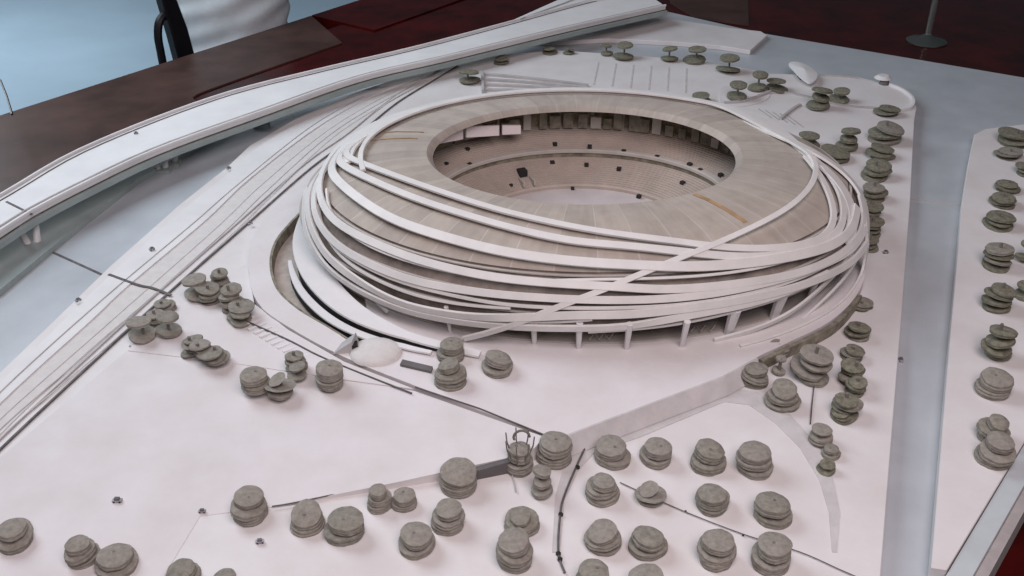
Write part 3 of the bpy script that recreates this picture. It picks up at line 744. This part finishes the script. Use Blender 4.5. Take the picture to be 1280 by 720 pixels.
T(1002, 440, 470, 28, 'grey tree leaning on the tall one by the short wire', 'layer')
T(1052, 508, 532, 26, 'low green grey tree under the tall end tree of the near canal row', 'layer')
# right bank
names_b = ['farthest', 'second', 'third', 'fourth', 'fifth', 'sixth', 'seventh', 'eighth', 'ninth', 'tenth', 'eleventh', 'nearest']
for i, (u, a, b, w) in enumerate([(1266, 156, 187, 44), (1262, 181, 203, 34), (1279, 200, 223, 26), (1259, 221, 243, 32), (1250, 236, 264, 36), (1246, 260, 291, 36), (1246, 298, 342, 38), (1246, 347, 394, 38), (1243, 398, 456, 40), (1239, 460, 501, 40), (1240, 517, 560, 40), (1242, 541, 589, 44)]):
    T(u, a, b, w, f'grey tree on the right canal bank, {names_b[i]} along the row from the far end', 'layer' if i < 9 else 'puck', nd=3 if b-a > 42 else 2)
T(1280, 300, 332, 24, 'grey tree half cut by the right edge beside the seventh bank tree', 'flat')
T(1280, 352, 378, 24, 'grey flat tree half cut by the right edge beside the eighth bank tree', 'flat')
# far side
for (u, a, b, w, lb) in [(780, 53, 77, 27, 'two tier flat tree on the far plaza edge, left of the bare stemmed pair'), (836, 58, 79, 22, 'sparse flat tree on a bare stem on the far plaza edge'), (869, 58, 81, 27, 'flat tree on the far plaza edge next to the channel end'),
                         (911, 68, 95, 31, 'wide dark flat tree at the far plaza corner'), (922, 102, 129, 26, 'double flat tree on the pale patch behind the stadium ring'), (947, 90, 117, 24, 'umbrella shaped tree on a long stem near the leaf pavilion'),
                         (970, 97, 117, 26, 'flat tree just left of the leaf pavilion'), (876, 115, 131, 27, 'low tree touching the far stadium ring'), (1023, 108, 140, 28, 'three tier flat tree in front of the leaf pavilion'),
                         (1049, 110, 131, 26, 'rounded bluish tree right of the leaf pavilion'), (1011, 165, 188, 28, 'flat tree nearest the right bend of the stadium ring'), (1058, 159, 192, 28, 'stacked flat tree between stadium ring and canal row'),
                         (1043, 185, 207, 40, 'wide low tree hugging the right bend of the stadium ring'), (586, 86, 107, 27, 'double flat tree left of the terrace railing'), (627, 70, 82, 20, 'tiny flat tree at the bridge side of the far plaza'),
                         (687, 58, 69, 19, 'tiny flat tree under the bridge on the far plaza, left of another'), (711, 59, 69, 15, 'smallest flat tree on the far plaza edge under the bridge'), (758, 55, 71, 15, 'thin upright tree on the far plaza by the channel')]:
    T(u, a, b, w, lb, 'flat', nd=3 if 'three' in lb or 'stacked' in lb else 2)

# ------------------------------------------------------------------ small buildings and bits
pv = thing('pavilion', 'white leaf shaped pavilion roof on the rounded far plaza', 'pavilion', at(1004, 104, 0))
bm = bmesh.new()
cv = [(986, 79), (996, 77), (1010, 82), (1021, 91), (1020, 99), (1012, 103), (1002, 97), (993, 88)]
tp_ = [at(u, v, .12) for u, v in cv]; cc = sum(tp_, Vector())/len(tp_)
tp_ = catmull(tp_, 4, True)
tv = [bm.verts.new(p) for p in tp_]; c0 = bm.verts.new(cc+Vector((0, 0, .05))); bv = [bm.verts.new(p-Vector((0, 0, .03))) for p in tp_]; c1 = bm.verts.new(cc+Vector((0, 0, .015)))
for i in range(len(tv)):
    j = (i+1) % len(tv); bm.faces.new((tv[i], tv[j], c0)); bm.faces.new((bv[j], bv[i], c1)); bm.faces.new((tv[i], bv[i], bv[j], tv[j]))
link('roof', bm, 'white', pv)
bm = bmesh.new(); box(bm, (cc.x, cc.y, .05), (.16, .2, .10)); link('wall', bm, 'line', pv)
p2 = thing('pavilion', 'small round roofed pavilion at the tip of the curved promenade rim', 'pavilion', at(1105, 104, 0))
bm = bmesh.new(); c = at(1105, 105, 0); bmesh.ops.create_cone(bm, cap_ends=True, segments=16, radius1=.09, radius2=.07, depth=.09, matrix=Matrix.Translation(c+Vector((0, 0, .045)))); link('wall', bm, 'line', p2)
bm = bmesh.new(); bmesh.ops.create_cone(bm, cap_ends=True, segments=20, radius1=.15, radius2=.09, depth=.05, matrix=Matrix.Translation(c+Vector((-.02, .05, .115)))); link('roof', bm, 'white', p2)
def kerb(px, z, w, h, m, label, cat='rim', name='promenade_rim'):
    bm = bmesh.new(); strip(bm, [p+Vector((0, 0, h/2-.004)) for p in catmull([at(u, v, z) for u, v in px], 6)], w, h); return tag(link(name, bm, m), label, cat)
kerb([(1024, 95), (1048, 96), (1071, 98)], 0, .04, .03, 'wall', 'thin straight rim from the leaf pavilion along the waterfront')
kerb([(1112, 107), (1130, 115), (1141, 126), (1138, 136), (1120, 140)], 0, .05, .05, 'white', 'curved white rim hooking round the waterfront plaza end')
kerb([(948, 120), (975, 116), (1010, 122), (1050, 132), (1095, 136)], 0, .05, .03, 'wall', 'low grey kerb crossing the plaza below the leaf pavilion')
kerb([(905, 130), (930, 128), (958, 118), (968, 112)], 0, .05, .05, 'wall', 'short curved kerb round the pale patch behind the stadium')
kerb([(975, 150), (990, 138), (1000, 132)], 0, .05, .04, 'wall', 'stubby grey kerb by the fan of pale stripes')
tag(plate('plaza', [(905, 108), (940, 112), (962, 118), (950, 128), (915, 134), (900, 126)], .012, -.003, 'grass', True), kind='structure')
for k in range(6):
    lay('ground_stripe', [(748+k*22, 78+k*1.5), (742+k*23, 106+k*2)], .004, .03, .006, 'path', kind='structure')
for k in range(5):
    lay('ground_stripe', [(948+k*9, 136+k*2), (964+k*10, 147+k*3)], .004, .025, .006, 'wall', kind='structure')
tr_ = thing('terrace', 'low stepped terrace with three grey rails behind the far stadium ring', 'terrace', at(650, 105, 0))
for k in range(4):
    bm = bmesh.new(); P = catmull([at(604, 93+k*6.5, .02), at(660, 98+k*5.2, .02), at(735, 107+k*3, .02)], 6); strip(bm, P, .05, .06); link('step', bm, 'wall', tr_)
bm = bmesh.new(); strip(bm, [at(603, 91, .03), at(604, 115, .03)], .05, .09); link('end_wall', bm, 'wall', tr_)
kk = thing('kiosk', 'tiny grey lean-to kiosk with a dark doorway beside the round mound', 'kiosk', at(434, 440, PZ))
p = at(432, 437, PZ)
bm = bmesh.new(); vs = [bm.verts.new(p+Vector(q)) for q in ((-.12, -.08, 0), (.10, -.06, 0), (.12, .14, 0), (-.06, .12, 0), (.08, -.05, .13), (.10, .12, .13))]
for f in ((0, 1, 4), (1, 2, 5, 4), (2, 3, 5), (3, 0, 4, 5), (0, 3, 2, 1)): bm.faces.new([vs[i] for i in f])
kw = link('wall', bm, 'wall', kk)
bm = bmesh.new(); box(bm, (p.x+.10, p.y-.01, p.z+.045), (.06, .09, .085), Matrix.Rotation(.2, 4, 'Z')); link('door', bm, 'dark', kw)
mo = thing('mound', 'shallow round beige mound in front of the ramp', 'mound', at(470, 441, PZ))
bm = bmesh.new(); bmesh.ops.create_uvsphere(bm, u_segments=24, v_segments=12, radius=1, matrix=Matrix.Translation(at(470, 441, PZ)) @ Matrix.Diagonal((.27, .25, .09, 1))); link('dome', bm, 'strip', mo, True)

CG = 'tiny grey cars on the model roads'
for u, v, z, an, s, lb in [(98, 376, .03, .8, 1, 'tiny grey car on the left road below the board joint'), (190, 312, .03, .8, 1, 'tiny pale car on the left road above the board joint'), (286, 211, .03, .8, 1, 'tiny dark car on the left road near the bridge'),
                       (313, 280, .04, .8, .9, 'tiny dark car beside the dark shadow line near the moat'), (324, 306, .02, .8, .9, 'tiny grey car by the outer moat wall'),
                       (147, 627, .01, 0, 1.2, 'tiny pale car alone on the big left plaza'), (253, 640, .01, 0, .9, 'tiny car left of the tall domed tree'), (325, 678, .01, .2, 1, 'tiny car below the tall domed tree'),
                       (1107, 316, .01, .1, 1, 'tiny dark car on the strip between stadium and canal'), (1126, 451, ZB, 1.5, 1.1, 'tiny dark car on the canal bed at the left bank'), (448, 98, VZ+.004, .5, .8, 'tiny car on the bridge at the far bend'), (170, 167, VZ+.004, .5, .9, 'tiny car on the bridge at the left')]:
    s *= .78; c = at(u, v, z); t = thing('model_car', lb, 'car', c, CG); R_ = Matrix.Rotation(an, 4, 'Z')
    bm = bmesh.new(); box(bm, (c.x, c.y, c.z+.016*s), (.085*s, .04*s, .022*s), R_); o = link('body', bm, 'car', t)
    bm = bmesh.new(); box(bm, (c.x, c.y, c.z+.036*s), (.045*s, .034*s, .018*s), R_); link('cabin', bm, 'slot', t)
    for dx in (-.026, .026):
        bm = bmesh.new(); w0 = R_ @ Vector((dx*s, 0, 0))
        bmesh.ops.create_cone(bm, cap_ends=True, segments=10, radius1=.009*s, radius2=.009*s, depth=.046*s, matrix=Matrix.Translation(c+w0+Vector((0, 0, .009*s))) @ R_ @ Matrix.Rotation(math.pi/2, 4, 'X')); link('wheel', bm, 'dark', t)

# ------------------------------------------------------------------ behind the model
gp = at(1158, 52, TZ)
gl = thing('stemmed_glass', 'clear stemmed glass with a round foot on the dark table behind the model', 'glass', gp)
bm = bmesh.new(); pr = [(.40, 0), (.41, .02), (.36, .05), (.15, .10), (.07, .16)]
rings = [[bm.verts.new(gp+Vector((r*math.cos(i*math.pi/16), r*math.sin(i*math.pi/16), z))) for i in range(32)] for r, z in pr]
for A, B in zip(rings, rings[1:]):
    for i in range(32): bm.faces.new((A[i], A[(i+1) % 32], B[(i+1) % 32], B[i]))
bm.faces.new(rings[0]); bm.faces.new(rings[-1]); link('foot', bm, 'metal', gl, True)
bm = bmesh.new(); tube(bm, [gp+Vector((0, 0, .15)), gp+Vector((0, 0, 1.6))], .06, 12); link('stem', bm, 'metal', gl, True)
bm = bmesh.new(); pr = [(.06, 1.6), (.35, 1.75), (.5, 2.1), (.52, 2.6), (.5, 2.6), (.48, 2.1), (.33, 1.8), (.02, 1.68)]
rings = [[bm.verts.new(gp+Vector((r*math.cos(i*math.pi/16), r*math.sin(i*math.pi/16), z))) for i in range(32)] for r, z in pr]
for A, B in zip(rings, rings[1:]):
    for i in range(32): bm.faces.new((A[i], A[(i+1) % 32], B[(i+1) % 32], B[i]))
link('bowl', bm, 'metal', gl, True)
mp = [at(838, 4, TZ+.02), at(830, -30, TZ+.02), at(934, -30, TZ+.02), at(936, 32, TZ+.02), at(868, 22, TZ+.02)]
bm = bmesh.new(); prism(bm, mp, TZ+.003); tag(link('table_reflection', bm, 'brown'), 'dull brown painted reflection on the dark table behind the white bridge end', 'reflection')  # table reflection built as a thin brown sheet

# office chair and seated person beyond the left table edge
def onedge(u, back, z):      # ground position seen at column u, a given distance behind the table edge
    p = at(u, 146-(u/420)*135, TZ); return Vector((p.x, p.y, z))-en*back
pc = onedge(330, 1.0, FZ)
face = (ed*.45-en*.9).normalized(); side = Vector((face.y, -face.x, 0))
ch = thing('office_chair', 'black office chair with a looped armrest behind the far left table edge', 'chair', pc)
def L3(f, s, z): return pc+face*f+side*s+Vector((0, 0, z))
rotc = Matrix(((face.x, side.x, 0, 0), (face.y, side.y, 0, 0), (0, 0, 1, 0), (0, 0, 0, 1)))
bm = bmesh.new(); box(bm, L3(0, 0, 2.45), (2.5, 2.5, .3), rotc); o = link('seat', bm, 'black', ch); md = o.modifiers.new('bevel', 'BEVEL'); md.width = .12; md.segments = 3
bm = bmesh.new()
b0 = onedge(243, .45, FZ)
def LB(dx, z): q = b0+ed*dx; return Vector((q.x, q.y, FZ+z))
strip(bm, [LB(.16, 2.5), LB(.10, 3.6), LB(.0, 4.6), LB(-.14, 5.4), LB(-.28, 6.3)], [.36, .42, .40, .32, .28], .25, [en]*5)
link('backrest', bm, 'black', ch, True)
bm = bmesh.new(); tube(bm, catmull([LB(-.45, 3.0), LB(-.46, 4.2), LB(-.45, 4.62), LB(-.34, 4.9), LB(-.1, 5.0), LB(.1, 4.98)], 6), .085, 8); link('armrest', bm, 'black', ch, True)
bm = bmesh.new(); tube(bm, [L3(0, 0, .3), L3(0, 0, 2.35)], .14, 10); link('pedestal', bm, 'black', ch, True)
for k in range(5):
    a = k*2*math.pi/5; bm = bmesh.new(); tube(bm, [L3(0, 0, .42), L3(1.5*math.cos(a), 1.5*math.sin(a), .16)], .12, 8, .07); link('foot', bm, 'black', ch, True)

# person: one skinned body, clothing as children
pe = thing('person', 'person in a loose white shirt seated behind the far left table edge', 'person', L3(0, 0, 0))
def skin(name, verts, edges, m, root=0, sub=2):
    me = bpy.data.meshes.new(name); me.from_pydata([v[0] for v in verts], edges, []); me.materials.append(M[m])
    o = bpy.data.objects.new(name, me); C.objects.link(o); o.parent = pe; o.location = -Vector(pe.location)
    md = o.modifiers.new('skin', 'SKIN'); md.use_smooth_shade = True
    sv = me.skin_vertices[0].data
    for i, v in enumerate(verts): r = v[1]; sv[i].radius = r if isinstance(r, tuple) else (r, r)
    sv[root].use_root = True
    s = o.modifiers.new('sub', 'SUBSURF'); s.levels = sub; s.render_levels = sub
    return o
V = [(L3(0, 0, 2.9), .55), (L3(.0, 0, 3.9), .55), (L3(.05, 0, 4.9), .6), (L3(.1, 0, 5.7), .42), (L3(.15, 0, 6.1), .28), (L3(.25, 0, 6.6), .42), (L3(.28, 0, 7.1), .45), (L3(.25, 0, 7.45), .3)]
E = [(i, i+1) for i in range(7)]
for sg in (-1, 1):
    b = len(V); V += [(L3(.1, sg*.95, 5.55), .34), (L3(1.0, sg*.9, 4.65), .25), (L3(1.8, sg*.45, 4.7), .16), (L3(2.05, sg*.36, 4.72), .13)]
    E += [(3, b), (b, b+1), (b+1, b+2), (b+2, b+3)]
    for q in range(5):
        c = len(V); ss = sg*(.20+.08*q)
        V += [(L3(2.28, ss, 4.74), .06), (L3(2.45+(.08 if q in (1, 2, 3) else 0), ss, 4.70), .055), (L3(2.55, ss, 4.58), .045)]
        E += [(b+3, c), (c, c+1), (c+1, c+2)]
    c = len(V); V += [(L3(.3, sg*.5, 2.85), .5), (L3(2.2, sg*.55, 2.8), .36), (L3(2.2, sg*.55, .5), .22), (L3(2.9, sg*.6, .2), .2)]
    E += [(0, c), (c, c+1), (c+1, c+2), (c+2, c+3)]
skin('body', V, E, 'skin')
# shirt: a loose lathe-like sleeve with stretched folds
def shirt():
    bm = bmesh.new(); n = 64; rings = []; rnd = random.Random(3)
    lv = [(2.75, 1.22, .95), (3.2, 1.25, .98), (3.7, 1.24, .98), (4.2, 1.24, .95), (4.7, 1.26, .92), (5.2, 1.25, .85), (5.6, 1.10, .7), (5.9, .72, .5), (6.05, .42, .38)]
    P_ = []
    for i in range(len(lv)-1):
        for k in range(10):
            f = k/10; P_.append(tuple(lv[i][j]*(1-f)+lv[i+1][j]*f for j in range(3)))
    P_.append(lv[-1])
    for z, a, b in P_:
        ring = []
        for i in range(n):
            f = 2*math.pi*i/n
            d = 1+.028*math.sin(7*z+3*math.sin(2*f)+1.2*f)*(.5+.5*math.sin(f+1.3*z))+.018*math.sin(13*z+4*f)+.012*math.sin(5*f+z)
            ring.append(bm.verts.new(L3(b*d*math.cos(f)+.02, a*d*math.sin(f), z)))
        rings.append(ring)
    for A, B in zip(rings, rings[1:]):
        for i in range(n): bm.faces.new((A[i], A[(i+1) % n], B[(i+1) % n], B[i]))
    return bm
link('shirt', shirt(), 'cloth', pe, True)
sl = skin('sleeves', [(L3(.1, 0, 5.6), .4)]+[(L3(.1, sg*.97, 5.5), .40) for sg in (-1, 1)]+[(L3(1.0, sg*.9, 4.65), .32) for sg in (-1, 1)]+[(L3(1.75, sg*.47, 4.7), .22) for sg in (-1, 1)], [(0, 1), (0, 2), (1, 3), (2, 4), (3, 5), (4, 6)], 'cloth')
tv_ = [(L3(-.1, 0, 2.9), .62)]; te = []
for sg in (-1, 1):
    c = len(tv_); tv_ += [(L3(.3, sg*.5, 2.87), .56), (L3(2.25, sg*.55, 2.82), .42), (L3(2.22, sg*.55, .75), .30)]; te += [(0, c), (c, c+1), (c+1, c+2)]
skin('trousers', tv_, te, 'trouser')
bm = bmesh.new(); bmesh.ops.create_uvsphere(bm, u_segments=24, v_segments=14, radius=.58, matrix=Matrix.Translation(L3(.17, 0, 7.1)) @ Matrix.Diagonal((1, 1, 1.1, 1)))
bmesh.ops.delete(bm, geom=[v for v in bm.verts if (v.co-L3(.17, 0, 7.1)).dot(face) > .2 and v.co.z < pc.z+7.35 or v.co.z < pc.z+6.7], context='VERTS'); link('hair', bm, 'hair', pe, True)

# ------------------------------------------------------------------ light
w = bpy.data.worlds.new('World'); SC.world = w; w.use_nodes = True
w.node_tree.nodes['Background'].inputs['Color'].default_value = (.75, .85, 1, 1); w.node_tree.nodes['Background'].inputs['Strength'].default_value = .05
def area(name, loc, tgt, size, power, col):
    l = bpy.data.lights.new(name, 'AREA'); l.size = size; l.energy = power; l.color = col; l.shape = 'DISK'
    o = bpy.data.objects.new(name, l); C.objects.link(o); o.location = loc
    o.rotation_euler = (Vector(tgt)-Vector(loc)).to_track_quat('-Z', 'Y').to_euler()
area('window_light', (-12, 16, 13), (0, 11, 0), 12, 2050, (.80, .91, 1))
area('ceiling_light', (2, 0, 13), (1, 10.5, 0), 11, 1780, (1, .86, .885))
area('floor_light', (-22, 30, 8), (-17, 34, FZ), 9, 2900, (.85, .93, 1))
SC.view_settings.view_transform = 'Standard'; SC.view_settings.look = 'None'; SC.view_settings.exposure = .07; SC.view_settings.gamma = 1
